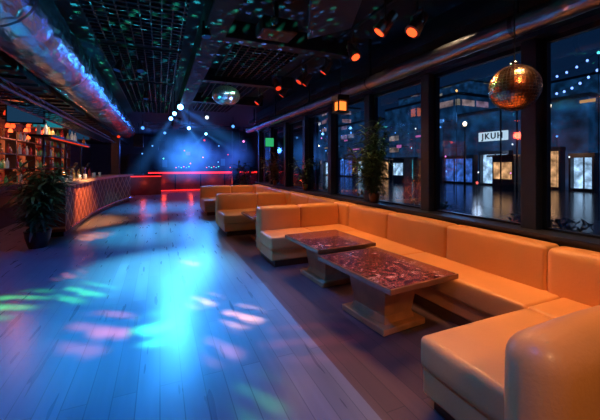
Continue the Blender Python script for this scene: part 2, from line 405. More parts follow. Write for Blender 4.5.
# ------------------------------------------------ tables
def table(w,l,x,y,rot,label):
    h=.52
    t=thing('coffee_table',label,'table',(0,0,0))
    boxes('table_top',[(0,0,h-.012,w-.04,l-.04,.026)],'ttop',t,bevel=.003)
    boxes('top_rim',[(0,-l/2+.01,h-.024,w,.02,.045),(0,l/2-.01,h-.024,w,.02,.045),(-w/2+.01,0,h-.024,.02,l-.04,.045),(w/2-.01,0,h-.024,.02,l-.04,.045)],'woodm',t,center=(0,0,h-.02),bevel=.004)
    boxes('apron',[(0,0,h-.055,w*.8,l*.8,.06)],'woodd',t,bevel=.004)
    bm=bmesh.new(); 
    prof=[(.06,.19,.24),(.12,.17,.22),(.36,.20,.26),(h-.085,.29,.37)]
    rings=[[bm.verts.new((sx*a,sy*b,z-.2)) for sx,sy in((-1,-1),(1,-1),(1,1),(-1,1))] for z,a,b in prof]
    for p,q in zip(rings,rings[1:]):
        for i in range(4): bm.faces.new([p[i],p[(i+1)%4],q[(i+1)%4],q[i]])
    bm.faces.new(rings[0]);bm.faces.new(rings[-1])
    mkobj('pedestal',fin(bm,'pedestal'),t,(0,0,.2),['wood'])
    boxes('base_plate',[(0,0,.03,.52,.62,.06)],'wood',t,bevel=.01)
    t.location=(x,y,0); t.rotation_euler[2]=rot; return t
table(.82,1.10,2.02,2.64,math.radians(5),'low table with mottled red-brown glossy top and wooden pedestal')
table(.84,.95,2.06,3.84,math.radians(3),'low square table with glossy mottled top beside the sofa end')
table(.84,.95,1.98,6.25,0,'low glossy dark table inside the middle banquette')
table(.84,.95,1.98,9.3,0,'low glossy dark table inside the small banquette')
# ------------------------------------------------ disco balls
def ball(x,y,z,r,mat,label,top,sq=1):
    t=thing('disco_ball',label,'disco ball',(x,y,z))
    bm=bmesh.new(); bmesh.ops.create_uvsphere(bm,u_segments=44,v_segments=24,radius=r)
    bmesh.ops.inset_individual(bm,faces=[f for f in bm.faces if len(f.verts)==4],thickness=r*.008,depth=r*.008)
    for f in bm.faces: f.material_index=0 if f.calc_area()>r*r*.004 else 1
    for v in bm.verts: v.co.z*=sq
    for v in bm.verts: v.co*=1+random.uniform(-.003,.003)
    me=bpy.data.meshes.new('mirror_sphere'); bm.to_mesh(me); bm.free()
    mkobj('mirror_sphere',me,t,(x,y,z),[mat,'grout'])
    rods('cord',[((x,y,z+r*sq+.03),(x,y,top),.006)],'black',t,(x,y,z+r),seg=6)
    lathed('cap',[(.035,0),(.035,.03),(.012,.05)],'chrome',t,(x,y,z+r*sq-.01),12)
ball(2.62,1.72,2.12,.182,'mirror','copper red mirrored disco ball hanging on a cord by the window',3.4)
ball(1.12,6.05,2.78,.25,'mirrorb','flattened mirrored disco ball glittering green and blue under ceiling',3.4,.7)
# ------------------------------------------------ lamps
def aim(o,target):
    d=Vector(target)-Vector(o.location); o.rotation_euler=d.to_track_quat('-Z','Y').to_euler()
def spot(loc,tgt,col,en,ang,blend=.3,rad=.04,gobo=None):
    l=bpy.data.lights.new('spot_lamp','SPOT'); l.energy=en; l.color=col; l.spot_size=math.radians(ang); l.spot_blend=blend; l.shadow_soft_size=rad
    o=bpy.data.objects.new('spot_lamp',l); C.objects.link(o); o.location=loc; aim(o,tgt)
    if gobo:
        l.use_nodes=True; nt=l.node_tree; em=[n for n in nt.nodes if n.type=='EMISSION'][0]; mth=mk_mth(nt)
        tc=nt.nodes.new('ShaderNodeTexCoord'); s=nt.nodes.new('ShaderNodeSeparateXYZ'); L(nt,tc.outputs['Normal'],s.inputs[0])
        u=mth('DIVIDE',s.outputs['X'],s.outputs['Z']); v=mth('DIVIDE',s.outputs['Y'],s.outputs['Z'])
        n=nt.nodes.new('ShaderNodeTexNoise'); n.inputs['Scale'].default_value=gobo[2]; c=nt.nodes.new('ShaderNodeCombineXYZ'); L(nt,u,c.inputs[0]); L(nt,v,c.inputs[1]); L(nt,c.outputs[0],n.inputs['Vector'])
        if len(gobo)>3:
            vo=nt.nodes.new('ShaderNodeTexVoronoi'); vo.voronoi_dimensions='2D'; vo.inputs['Scale'].default_value=gobo[0]; L(nt,c.outputs[0],vo.inputs['Vector'])
            sp=nt.nodes.new('ShaderNodeSeparateColor'); L(nt,vo.outputs['Color'],sp.inputs[0])
            soft=mth('MULTIPLY',mth('MAXIMUM',mth('SUBTRACT',gobo[3],vo.outputs['Distance']),0),1.6/gobo[3])
            k=mth('MULTIPLY',soft,mth('MULTIPLY',mth('GREATER_THAN',sp.outputs[0],.64),sp.outputs[1]))
        else:
            w=mth('ADD',mth('MULTIPLY',u,gobo[0]),mth('MULTIPLY',v,gobo[1]))
            w=mth('ADD',w,mth('MULTIPLY',n.outputs['Fac'],4))
            k=mth('MULTIPLY',mth('ADD',mth('SINE',w),mth('MULTIPLY',mth('SUBTRACT',n.outputs['Fac'],.42),5)),.5)
        mx=nt.nodes.new('ShaderNodeClamp'); L(nt,k,mx.inputs[0]); L(nt,mx.outputs[0],em.inputs['Strength'])
    return o
def point(loc,col,en,rad=.05):
    l=bpy.data.lights.new('lamp','POINT'); l.energy=en;l.color=col;l.shadow_soft_size=rad
    o=bpy.data.objects.new('lamp',l); C.objects.link(o); o.location=loc; return o
def fixture(loc,tgt,lens,scale,label,group,top=3.4,name='spotlight',hm='black',lr=.072):
    loc=Vector(loc); t=thing(name,label,'spotlight',loc,group)
    d=(Vector(tgt)-loc).normalized(); s=scale
    a=loc-d*.15*s; b=loc+d*.10*s
    rods('housing',[(a,loc-d*.02*s,.05*s,.062*s),(loc-d*.02*s,b,.07*s,.088*s)],hm,t,loc,seg=20)
    rods('lens',[(b,b+d*.01,lr*s,lr*s)],lens,t,b,seg=20)
    side=d.cross(Vector((0,0,1)))
    side=(side.normalized() if side.length>.01 else Vector((1,0,0)))*.1*s
    up=Vector((0,0,.14*s))
    rods('yoke',[(loc+side,loc+side+up,.01*s),(loc-side,loc-side+up,.01*s),(loc+side+up,loc-side+up,.01*s),(loc+up,(loc.x,loc.y,top),.012*s)],hm,t,loc,seg=6)
    return loc+d*.2*s
G='red rail spotlights'
reds=[(2.64,2.82,2.3,1.2,.4,60,1.05),(2.36,3.02,1.9,1.0,.3,60,1.05),(2.46,3.85,2.8,3.0,.5,60,.95),(2.52,4.75,2.8,4.2,.4,50,.9),(2.34,5.35,1.9,4.6,.4,50,.9),(2.55,5.6,2.6,5.4,.4,20,.9),(2.1,6.0,1.9,5.4,.4,30,.9),(2.5,6.7,2.4,6.2,.4,16,.9),(2.2,7.6,2.2,7.2,.4,16,.9)]
for k,(x,y,tx,ty,tz,en,sc) in enumerate(reds):
    tt=[(x-.75,y+.1,2.1),(x-.6,y+.45,2.2),(x+.1,y-.7,2.0),(x-.6,y+.5,2.1)][k%4]
    e=fixture((x,y,3.06+.04*(k%2)),tt,'redlens' if k<3 else 'redlensd',sc,'small dark spotlight with glowing red-orange lens',G,hm='head',lr=.058)
    spot(e,(tx,ty,tz),(1,.46,.18),en*1.4,80,.8,.05)
tag(boxes('lighting_rail',[(2.45,5.2,3.385,.04,5.8,.03)],'black'),'black track rail carrying the red spotlights','rail')
for (x,y,en) in [(2.5,1.3,44),(2.7,2.6,33),(2.6,3.9,31),(2.4,5.0,23),(2.4,7.2,54),(2.4,10.2,68)]:
    spot((x,y,3.1),(x+.1,y,0),(1,.62,.35),en*1.8,76,.9,.14)
spot((1.0,-1.0,2.9),(1.75,.7,.6),(1,.52,.22),150,48,.8,.2)  # unseen warm spot added behind the camera to light the near sofa back
spot((.9,3.3,2.9),(1.8,3.2,.2),(1,.55,.3),20,50,.9,.1)
# blue stage lights
G2='blue stage lights'
bl=[((.50,9.2,3.05),(.2,4.2,0),1.1),((.34,8.9,2.82),(-.3,5.2,0),.7),((.30,10.5,2.9),(.5,3.4,0),.8),((.9,11.6,2.75),(.2,7.5,0),.8),((1.9,15.1,2.9),(.3,6,0),.8)]
beams=[]
for loc,tgt,s in bl:
    e=fixture(loc,(0.1,2,1.2),'bluelens',.9*s,'black moving head stage light glowing bright blue',G2,name='stage_light')
    spot(e,tgt,(.05,.36,1),330*s,48,1,.2)
    beams.append((e,tgt))
G3='added blue ceiling washes'
washes=[((-.3,5.9,3.1),(-.02,5.2,0),(.10,.62,1),1900,48),((-.3,8.3,3.1),(-.15,8.0,0),(.06,.5,1),1400,60),((-.3,3.2,3.1),(0.0,3.6,0),(.015,.38,1),1050,66),((-.62,2.0,3.1),(-1.2,2.6,0),(.005,.14,1),220,95),((-.62,6.0,3.1),(-1.5,5.6,0),(.005,.16,1),240,85),((.0,1.0,3.1),(.2,1.8,0),(.01,.2,1),280,90),((.6,11.8,3.0),(.2,12.5,0),(.04,.36,1),1200,76),((.5,4.0,3.1),(.9,4.0,0),(.08,.2,1),300,70)]
for loc,tgt,col,en,ang in washes:  # invented fixtures and spots, added to wash the floor blue
    e=fixture(loc,tgt,'dimlens',.7,'small black wash light added to colour the floor blue',G3,name='added_wash_light')
    spot(e,tgt,col,en*1.1,ang,1,.08)
# coloured gobo spots
def gs(px,py,col,en,ang,g,src=(1.1,6.4,2.5)):
    X=1.5/(py-165)*.9184*(px-160);Y=1.5/(py-165)*(417.2-.3956*px)
    spot(src,(X,Y,0),col,en*1.5,ang,1,.03,g)
GR=(.06,1,.2);RD=(1,.20,.18)
S1=(-.2,7.0,3.0)
gs(5,306,GR,3400,12,(0,150,14),S1)
gs(86,291,GR,3200,11,(60,130,12),S1)
gs(154,326,GR,2000,6,(0,150,12),S1)
gs(262,395,GR,300,8,(100,100,12),(.8,4.2,3.1))
gs(98,328,RD,1800,9,(50,130,14),S1)
gs(243,315,(1,.45,.32),3800,8,(90,100,12),(.8,5.4,3.1))
gs(205,300,(.9,.5,.6),2200,8,(90,100,12),(.8,5.4,3.1))
gs(95,236,(1,.3,.1),6200,10,(60,140,14),(-.4,11,3.0))
gs(70,275,RD,1000,7,(50,130,14),S1)
gs(190,262,(1,.6,.5),1500,6,(90,100,12),(.3,8.6,3.1))
gs(150,215,(1,.35,.2),3500,8,(90,100,12),(.3,11.6,3.1))
gs(225,345,(.8,.3,.5),700,7,(90,100,12),(.8,5.4,3.1))
gs(310,340,RD,300,16,(40,100,14),(.8,4.6,3.1))
# ceiling flecks
for loc,c,e,s in [((-.25,2.6,1.0),(.04,1,.5),5200,15),((-.25,5.2,1.0),(.03,.7,.8),5200,14),((-.25,8.6,1.2),(.04,1,.45),4200,12),((1.6,5.6,1.4),(.12,.3,1),2000,12),((1.4,2.6,1.6),(.08,.45,1),600,12)]:
    spot(loc,(loc[0]-.05,loc[1]+.15,3.4),c,e,116,.6,.003,(s,0,6,.3))
for y,c,e in [(1.3,(.03,.55,1),200),(2.2,(.03,1,.35),140),(3.0,(.03,.4,1),200),(4.2,(.03,.6,1),200),(5.6,(.03,1,.4),140),(7.0,(.05,.5,1),200),(8.5,(.1,.4,1),200),(11.5,(.03,.5,1),200)]:  # spots without fixtures, here and in the next two loops, added for the ducts
    spot((-.15,y,2.0),(-1.27,y+.3,2.9),c,e*1.8,70,.5,.004,(14,0,6,.4))
for y,c in [(1.4,(.02,.5,1)),(3.6,(.02,.4,1)),(6,(.02,.45,1)),(9,(.02,.4,1)),(12.5,(.02,.4,1))]:
    spot((-.3,y,1.9),(-1.27,y+.3,2.9),c,170,56,.8,.03)
for y,c in [(1.6,(1,.2,.05)),(3.4,(.1,.4,1)),(4.8,(.1,.9,.6)),(7.0,(.3,.4,1)),(9.5,(.9,.3,.6))]:
    spot((2.3,y,2.3),(2.9,y+.1,2.72),c,30,90,.6,.004,(10,0,6,.4))
spot((2.0,.8,2.6),(2.62,1.7,2.12),(1,.25,.08),36,22,.5,.05); spot((2.0,2.9,2.6),(2.62,1.7,2.12),(.1,1,.4),14,22,.5,.03)  # unseen spots added to light the window-side disco ball
spot((.9,4.2,2.9),(1.12,6.05,2.78),(.4,.8,1),70,18,.5,.06); spot((1.8,5.2,3.1),(1.12,6.05,2.78),(.3,1,.5),50,30,.5,.06)  # unseen spots added to make the flattened disco ball glitter
# bar area
point((-2.9,9.2,2.3),(1,.16,.05),30,.1); point((-2.9,13,2.3),(1,.2,.07),34,.1); point((-3.2,6.5,2.4),(1,.06,.03),24,.1); point((-3.0,10.8,2.2),(.05,.7,.8),8,.05)
spot((-.7,9.2,2.3),(-1.8,9.9,.5),(1,.38,.14),760,60,.8,.06); spot((-2.0,8.6,2.7),(-2.1,10.5,1.1),(1,.62,.36),130,90,.8,.06)  # unseen warm spots added to brighten the bar front and top
spot((-1.5,5.6,2.3),(-2.0,7.5,1.2),(.4,.8,.9),40,46,.8,.06)  # unseen cool spot added to lift the plant at the bar end
spot((2.2,3.4,3.1),(3.2,4.5,1.7),(.8,.9,.7),60,40,.8,.05)
point((2.75,9.0,1.5),(1,.1,.05),6,.05)  # unseen red point added to redden the ledge plant
# far area
point((1.5,18,2.6),(.04,.2,1),100,.2); point((-.6,21,2.5),(.05,.2,1),40,.2); point((5.0,17,2.5),(.1,.15,1),40,.2)
# ------------------------------------------------ haze
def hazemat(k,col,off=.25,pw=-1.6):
    m,nt,out=newmat('self_glowing_beam'); mth=mk_mth(nt)
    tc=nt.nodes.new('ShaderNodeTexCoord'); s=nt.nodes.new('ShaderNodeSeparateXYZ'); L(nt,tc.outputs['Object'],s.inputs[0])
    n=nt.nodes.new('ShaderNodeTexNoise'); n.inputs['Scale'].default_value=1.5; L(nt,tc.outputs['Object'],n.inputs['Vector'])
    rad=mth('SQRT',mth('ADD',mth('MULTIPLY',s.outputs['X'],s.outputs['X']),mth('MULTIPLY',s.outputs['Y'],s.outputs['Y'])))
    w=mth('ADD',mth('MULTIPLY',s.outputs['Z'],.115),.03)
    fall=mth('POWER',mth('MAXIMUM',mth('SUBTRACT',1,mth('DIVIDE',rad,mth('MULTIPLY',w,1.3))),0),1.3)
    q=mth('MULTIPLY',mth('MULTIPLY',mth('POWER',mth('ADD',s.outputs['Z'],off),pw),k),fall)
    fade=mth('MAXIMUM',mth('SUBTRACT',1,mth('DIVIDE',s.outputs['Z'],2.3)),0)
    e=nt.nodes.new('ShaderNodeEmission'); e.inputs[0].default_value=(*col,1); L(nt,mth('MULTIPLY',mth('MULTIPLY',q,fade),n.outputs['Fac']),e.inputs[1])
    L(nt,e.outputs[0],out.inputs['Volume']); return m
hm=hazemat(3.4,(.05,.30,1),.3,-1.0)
def beam(src,tgt,length,r):  # cone volume glows by itself, painting a beam; it scatters no lamp light
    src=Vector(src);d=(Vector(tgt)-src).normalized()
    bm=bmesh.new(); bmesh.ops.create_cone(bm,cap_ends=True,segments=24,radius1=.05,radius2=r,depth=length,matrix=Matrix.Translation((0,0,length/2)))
    o=mkobj('painted_beam',fin(bm,'painted_beam'),None,src,[hm]); o.rotation_euler=d.to_track_quat('Z','Y').to_euler()
    tag(o,'self-glowing cone painted as a blue light beam in haze','light beam','painted blue light beams','stuff')
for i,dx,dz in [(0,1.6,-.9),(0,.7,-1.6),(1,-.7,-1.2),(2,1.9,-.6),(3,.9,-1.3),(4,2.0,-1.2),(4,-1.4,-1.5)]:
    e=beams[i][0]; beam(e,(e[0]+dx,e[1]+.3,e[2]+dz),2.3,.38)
def hazeball(loc,r,k,col):  # haze glow painted by an emissive sphere, not lit by the lamps
    m,nt,out=newmat('self_glowing_haze'); mth=mk_mth(nt)
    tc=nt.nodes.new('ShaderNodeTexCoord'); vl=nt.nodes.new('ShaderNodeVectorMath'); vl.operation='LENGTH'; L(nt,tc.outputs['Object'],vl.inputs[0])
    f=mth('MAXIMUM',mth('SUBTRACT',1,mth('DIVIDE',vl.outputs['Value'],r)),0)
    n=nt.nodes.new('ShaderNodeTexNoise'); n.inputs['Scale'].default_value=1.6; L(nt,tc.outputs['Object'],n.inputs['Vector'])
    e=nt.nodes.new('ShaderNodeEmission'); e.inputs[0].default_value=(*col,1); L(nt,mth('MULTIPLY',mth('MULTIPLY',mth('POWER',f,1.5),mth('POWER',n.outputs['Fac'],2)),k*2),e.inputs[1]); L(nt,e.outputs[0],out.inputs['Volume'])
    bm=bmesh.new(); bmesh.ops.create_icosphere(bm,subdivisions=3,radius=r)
    o=mkobj('painted_haze',fin(bm,'painted_haze'),None,loc,[m]); tag(o,'self-glowing sphere painted as soft blue haze around the stage lights','haze','painted stage haze','stuff')
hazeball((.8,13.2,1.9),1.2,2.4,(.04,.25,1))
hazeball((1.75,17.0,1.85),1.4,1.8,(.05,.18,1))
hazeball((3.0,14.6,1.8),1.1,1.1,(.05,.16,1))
# ------------------------------------------------ left bar
def prism(name,front,dx,z0,z1,mat,parent,over=0):
    bm=bmesh.new()
    c=Vector((front[0][0],front[0][1],(z0+z1)/2))
    f=[Vector((x+over,y,0)) for x,y in front]; b=[Vector((x-dx,y,0)) for x,y in front]
    f[0].y-=over; b[0].y-=over
    poly=f+b[::-1]
    lo=[bm.verts.new((p.x-c.x,p.y-c.y,z0-c.z)) for p in poly]; hi=[bm.verts.new((p.x-c.x,p.y-c.y,z1-c.z)) for p in poly]
    n=len(poly)
    for i in range(n): bm.faces.new([lo[i],lo[(i+1)%n],hi[(i+1)%n],hi[i]])
    m=len(f)
    for i in range(m-1):
        for ring in (lo,hi): bm.faces.new([ring[i],ring[i+1],ring[n-2-i],ring[n-1-i]])
    return mkobj(name,fin(bm,name),parent,c,[mat])
front=[(-1.82,8.2),(-1.78,11),(-1.5,13.4),(-1.1,14.9)]
bar=thing('bar_counter','bar counter with reddish diamond lattice front and lit top','bar counter',(-2,10,0))
prism('bar_front',front,.6,.1,1.06,'quilt',bar)
prism('kick_base',front,.6,0,.1,'black',bar,-.04)
prism('counter_top',front,.68,1.06,1.13,'bartop',bar,.1)
rods('foot_rail',[((a[0]+.1,a[1],.2),(b[0]+.1,b[1],.2),.02) for a,b in zip(front,front[1:])],'chrome',bar,(-1.7,8.2,.2))
bb=thing('back_bar_shelf','wooden back bar shelving glowing warm with bottles','shelf',(-3.75,12,0))
boxes('cabinet',[(-3.7,13,.5,.56,9,1.0)],'woodd',bb,bevel=.01)
boxes('back_panel',[(-3.96,13,1.75,.05,9,1.5)],'shelflight',bb)
for z in (1.4,1.8,2.2): boxes('shelf',[(-3.82,13,z,.26,9,.03)],'woodd',bb)
ups=(8.52,10,11.5,13,14.5,16,17.48)
for y in ups: boxes('upright',[(-3.82,y,1.72,.26,.05,1.45)],'woodd',bb)
protos=[]
for i in range(5):
    t=thing('bottle',['brown','green','golden','red','clear'][i]+' glass liquor bottle standing on the back bar shelf','bottle',(0,0,0),'bottles on the back bar shelves')
    h=.2+.02*i
    lathed('bottle_body',[(.036,0),(.04,.01),(.04,h*.6),(.034,h*.68),(.014,h*.82),(.013,h)],'bot%d'%i,t,(0,0,0),12)
    lathed('cap',[(.016,0),(.016,.035)],'black',t,(0,0,h),10)
    protos.append(t)
first=[True]*5
for z in (1.0,1.415,1.815,2.215):
    y=8.7
    while y<17.3:
        if min(abs(y-u) for u in ups)>.08:
            i=random.randrange(5)
            x=-3.80+random.uniform(-.05,.04)
            if first[i]: protos[i].location=(x,y,z); first[i]=False
            else: dup(protos[i],loc=(x,y,z))
        y+=random.choice([.1,.14,.2,.35])
tag(boxes('bar_pillar',[(-3.3,8.3,1.4,.25,.25,2.76)],'woodd',bevel=.01),'dark square pillar at the bar end','pillar')
p=thing('partition','low dark red-brown partition with top rail beside the bar','partition',(-3.4,6.8,0))
boxes('panel',[(-3.2,6.5,.45,1.4,.08,.9)],'woodd',p); boxes('top_rail',[(-3.2,6.5,.93,1.5,.14,.06)],'wood',p,bevel=.01)
gr=thing('glass_rack','dark overhead bar rack on posts with red glowing underside','rack',(-2.3,10.5,1.13))
for y in (8.6,10.4,12.2): rods('post',[((-2.3,y,1.13),(-2.3,y,2.1),.025)],'truss',gr,(-2.3,y,1.13),10)
boxes('shelf',[(-2.3,10.4,2.12,.4,4.0,.05),],'black',gr); boxes('light_strip',[(-2.12,10.4,2.08,.02,3.9,.03)],E('warm_red_strip',(1,.06,.02),.7),gr)
for k in range(16):
    if k in (2,7,8,13): continue
    dup(protos[random.randrange(5)],loc=(-2.3+random.uniform(-.1,.1),8.6+k*.235,2.145))
# bottles on the counter
for yy in (8.5,9.25,9.8,10.8,11.4,12.3,12.9):
    b=dup(protos[random.randrange(5)],loc=(-2.2+random.uniform(-.05,.05),yy,1.13)); b['label']='glass liquor bottle standing on the bar counter'; b['group']='bottles on the bar counter'
for k in range(16):
    y=8.3+k*.42+random.uniform(-.12,.12); z=random.uniform(2.2,2.35) if k%2 else 2.5; x=-3.05+random.uniform(-.35,.25)
    c=random.choice(['orangelens','redlens','redlensd','redlens','glow5','glow1','glow4'])
    t=thing('pendant_lamp','small glowing %s pendant lamp above the bar'%({'o':'orange','r':'red','g':'coloured'}[c[0]]),'lamp',(x,y,z),'bar pendant lamps')
    rods('cord',[((x,y,z+.09),(x,y,2.8),.005)],'black',t,(x,y,2.6),6)
    lathed('lamp_shade',[(.045,0),(.042,.045),(.02,.09)],c,t,(x,y,z),14)
for (x,y,z,m) in [(-2.42,8.0,2.5,'darkscreen'),(-3.0,7.0,2.35,'darkscreen'),(-2.42,9.4,2.55,'cyanglow'),(-2.42,12.6,2.5,'darkscreen')]:
    t=thing('television','small black ceiling-hung television above the bar','television',(x,y,z),'ceiling-hung televisions')
    boxes('casing',[(x,y,z,.62,.06,.38)],'black',t,bevel=.01)
    boxes('screen',[(x,y-.034,z,.56,.01,.32)],m,t)
    rods('bracket',[((x,y,z+.18),(x,y,2.84),.02)],'black',t,(x,y,z+.3),8)
for k in range(6):
    y=8.2+k*1.2
    t=thing('wall_lamp','small red glowing wall lamp above the bottle shelves','lamp',(-3.98,y,2.62),'red wall lamps')
    boxes('bracket',[(-3.96,y,2.62,.08,.06,.1)],'black',t)
    lathed('lamp_shade',[(.05,0),(.07,.05),(.05,.12)],'redlens',t,(-3.88,y,2.56),14)
for y in (9.5,11.0):
    t=thing('beer_tap','chrome beer tap tower standing on the bar counter','beer tap',(-2.0,y,1.13),'beer taps')
    rods('tower',[((-2.0,y,1.13),(-2.0,y,1.42),.04),((-2.0,y-.15,1.42),(-2.0,y+.15,1.42),.04)],'chrome',t,(-2.0,y,1.13),14)
    for d in (-.1,0,.1): rods('tap_handle',[((-1.94,y+d,1.42),(-1.88,y+d,1.56),.014)],'black',t,(-1.94,y+d,1.42),8)
gl=thing('drinking_glass','small clear drinking glass standing on the bar counter','glass',(-1.95,8.6,1.13),'glasses on the bar counter')
lathed('glass_body',[(.03,0),(.038,.13),(.034,.13),(.028,.012)],'bot4',gl,(-1.95,8.6,1.13),14)
for k,yy in enumerate([8.3,8.85,9.1,10.0,10.3,10.6,11.6,12.0,12.5]): dup(gl,loc=(-1.92+random.uniform(-.08,.1),yy,1.13))
# ------------------------------------------------ far red bar
fb=thing('far_bar_counter','long dark counter outlined by glowing red light strips','bar counter',(2.5,20,0))
boxes('counter_body',[(2.5,20.3,.52,6.2,.7,1.04)],'redbar',fb)
boxes('counter_top',[(2.5,20.25,1.14,6.3,.9,.08)],'black',fb)
boxes('light_strip',[(2.5,19.88,1.05,6.2,.05,.09)],'redled',fb)
boxes('light_strip',[(2.5,19.93,.05,6.2,.04,.04)],'redled',fb)
for x in (-.5,.8,2.2,3.6,5.0): boxes('divider',[(x,19.93,.52,.06,.06,.9)],'black',fb)
for x in (.2,1.6,3,4.4): point((x,19.2,.55),(1,.06,.03),9,.1)  # bare red points added to boost the strips' glow on the front
hc=thing('host_counter','short boxy dark red counter beside the long bar','bar counter',(-.9,18,0))
boxes('counter_body',[(-.75,18.2,.5,1.6,.5,1.0)],'redbar',hc); boxes('counter_top',[(-.75,18.2,1.03,1.7,.6,.06)],'black',hc); boxes('light_strip',[(-.75,17.94,.93,1.6,.02,.04)],'redled',hc)
point((-.75,17.3,.6),(1,.08,.04),5,.1)
eq=thing('equipment_rack','black mixing equipment with small coloured lights on the counter','equipment',(1.2,20.2,1.18),'counter equipment')
boxes('rack_body',[(1.2,20.2,1.35,.9,.45,.34)],'black',eq,bevel=.01)
for i in range(6): boxes('indicator',[(.85+i*.14,19.965,1.35+.05*(i%2),.06,.02,.05)],['glow0','glow1','glow5'][i%3],eq)
dup(eq,loc=(2.9,20.2,1.18)); dup(eq,loc=(4.3,20.2,1.18))
for x in (-1.5,3.2,4.9):
    t=thing('loudspeaker','tall black loudspeaker stack by the far wall','loudspeaker',(x,23.2,0),'far loudspeakers')
    boxes('cabinet',[(x,23.2,1.1,.7,.6,2.2)],'black',t,bevel=.02)
    for z in (.5,1.2,1.8): rods('speaker_cone',[((x,22.9,z),(x,22.87,z),.25)],'grey',t,(x,22.9,z),20)
for (x,y) in [(.9,19.0),(2.8,19.2),(-.9,16.5),(4.4,18.6),(1.9,20.6),(.1,20.9)]:
    t=thing('hanging_speaker','black flown loudspeaker box hung below the ceiling','loudspeaker',(x,y,2.6),'hanging speakers')
    boxes('cabinet',[(x,y,2.62,.4,.35,.6)],'black',t,bevel=.02); rods('speaker_cone',[((x,y-.17,2.55),(x,y-.19,2.55),.15)],'grey',t,(x,y-.18,2.55),18)
    rods('hanger',[((x,y,2.9),(x,y,3.41),.02)],'black',t,(x,y,3.1),8)
lamps=[(-1.6,15.6,2.7,'redlensd'),(.2,15.9,2.95,'glow1'),(3.9,16.3,2.7,'glow2'),(2.3,19.0,2.9,'redlensd'),(-.4,20.5,2.6,'glow1'),(1.4,21.5,2.4,'redlensd'),(3.4,20.8,2.7,'glow1'),(4.6,19.2,2.5,'glow2'),(-2.2,19.0,2.6,'redlens'),(.2,21.8,1.9,'glow5'),(2.6,22.2,2.0,'glow2'),(1.0,22.4,2.7,'glow4'),(4.2,22.0,2.2,'redlensd'),(-1.0,22.2,2.2,'glow1'),(3.6,22.3,1.7,'glow1'),(1.8,22.0,1.6,'glow0'),(-.6,13.6,2.9,'glow1'),(2.6,12.6,3.0,'glow1'),(1.4,10.9,3.05,'glow3')]
for (x,y,z,g) in lamps:
    fixture((x,y,z),(x*.3,2,1.2),g,.8 if y<19.5 else .6,'small black stage lamp with coloured lens hung above dance floor','coloured stage lamps',name='stage_lamp')
for k,(x,z,h,c) in enumerate([(-2.6,2.1,.3,(.3,.04,.02)),(.3,1.6,.5,(.02,.10,.45)),(1.8,2.3,.25,(.25,.03,.3)),(4.2,1.7,.5,(.02,.12,.5)),(5.2,2.5,.2,(.4,.1,.02))]):
    t=thing('wall_panel_light','small dim coloured light panel in a dark frame on far wall','light panel',(x,23.95,z),'far wall light panels')
    boxes('panel_frame',[(x,23.96,z,.5,.06,h+.15)],'black',t); boxes('panel_screen',[(x,23.91,z,.3,.03,h)],E('panel_glow',c,.4),t)
for x in (-1.9,3.7):
    tag(boxes('room_column',[(x,17.3,1.7,.35,.35,3.4)],'column',bevel=.02),'dark square column in the far room','column','far room columns')
tr=thing('stage_truss','dark overhead lighting truss across the far dance floor','truss',(1.9,15.5,3.2))
for a,b in ((-.12,0),(.12,0),(0,.18)): rods('chord',[((-.6,15.5+a,3.14+b),(4.6,15.5+a,3.14+b),.02)],'truss',tr,(1.9,15.5+a,3.14+b))
br=[]
for i in range(17):
    x=-.6+i*.3
    br+= [((x,15.38,3.14),(x+.3,15.5,3.32),.009),((x,15.62,3.14),(x+.3,15.38,3.14),.009)]
rods('brace',br,'truss',tr,(1.7,15.5,3.2),6)
for x in (-.4,1.9,4.4): rods('hanger',[((x,15.5,3.3),(x,15.5,3.41),.015)],'black',tr,(x,15.5,3.35))
# ------------------------------------------------ plants
def leafmesh(bm,base,d,ln,w,droop,seg=5,xmax=99):
    d=Vector(d).normalized(); side=d.cross(Vector((0,0,1)))
    if side.length<.1: side=Vector((1,0,0))
    side.normalize(); p=Vector(base); prev=None
    for i in range(seg+1):
        t=i/seg; ww=w*math.sin(math.pi*min(1,.12+t*.88))*.5+.001
        cl=lambda v:Vector((min(v.x,xmax),v.y,v.z))
        a=bm.verts.new(cl(p-side*ww));m=bm.verts.new(cl(p-Vector((0,0,ww*.35))));b=bm.verts.new(cl(p+side*ww))
        if prev:
            bm.faces.new([prev[0],prev[1],m,a]);bm.faces.new([prev[1],prev[2],b,m])
        prev=(a,m,b)
        p=p+d*ln/seg; d=(d+Vector((0,0,-droop/seg))).normalized()
def plant(x,y,z,h,spread,n,name,label,pot,leaf,potr,poth,ln=.3,w=.07,xm=99,bx=0):
    t=thing(name,label,'plant',(x,y,z))
    lathed('pot',[(potr*.7,0),(potr*.95,poth*.6),(potr,poth*.93),(potr*1.06,poth),(potr*.85,poth),(potr*.8,poth*.9)],pot,t,(x,y,z))
    st=[];bm=bmesh.new()
    for i in range(13):
        a=random.uniform(0,6.28);q=random.uniform(.1,spread*.7);top=Vector((min(xm,math.cos(a)*q+bx),math.sin(a)*q,poth+(h-poth)*random.uniform(.45,.95)))
        b=Vector((random.uniform(-.3,.3)*potr,random.uniform(-.3,.3)*potr,poth*.85))
        st.append((b+Vector((x,y,z)),top+Vector((x,y,z)),.009,.004))
        for k in range(n//13):
            u=random.uniform(.05,1)**.8; p=b.lerp(top,u)
            an=random.uniform(0,6.28); dr=Vector((math.cos(an),math.sin(an),random.uniform(-.1,.9)))
            leafmesh(bm,p,dr,ln*random.uniform(.7,1.2),w,random.uniform(.6,1.6),xmax=xm)
    rods('stem',st,'stem',t,(x,y,z+poth),6)
    me=bpy.data.meshes.new('foliage'); bm.to_mesh(me); bm.free()
    mkobj('foliage',me,t,(x,y,z),[leaf],True)
plant(-2.05,7.35,0,1.8,.55,640,'potted_plant','tall leafy dark potted plant standing by the bar end','pot','leafd',.2,.3,.40,.06)
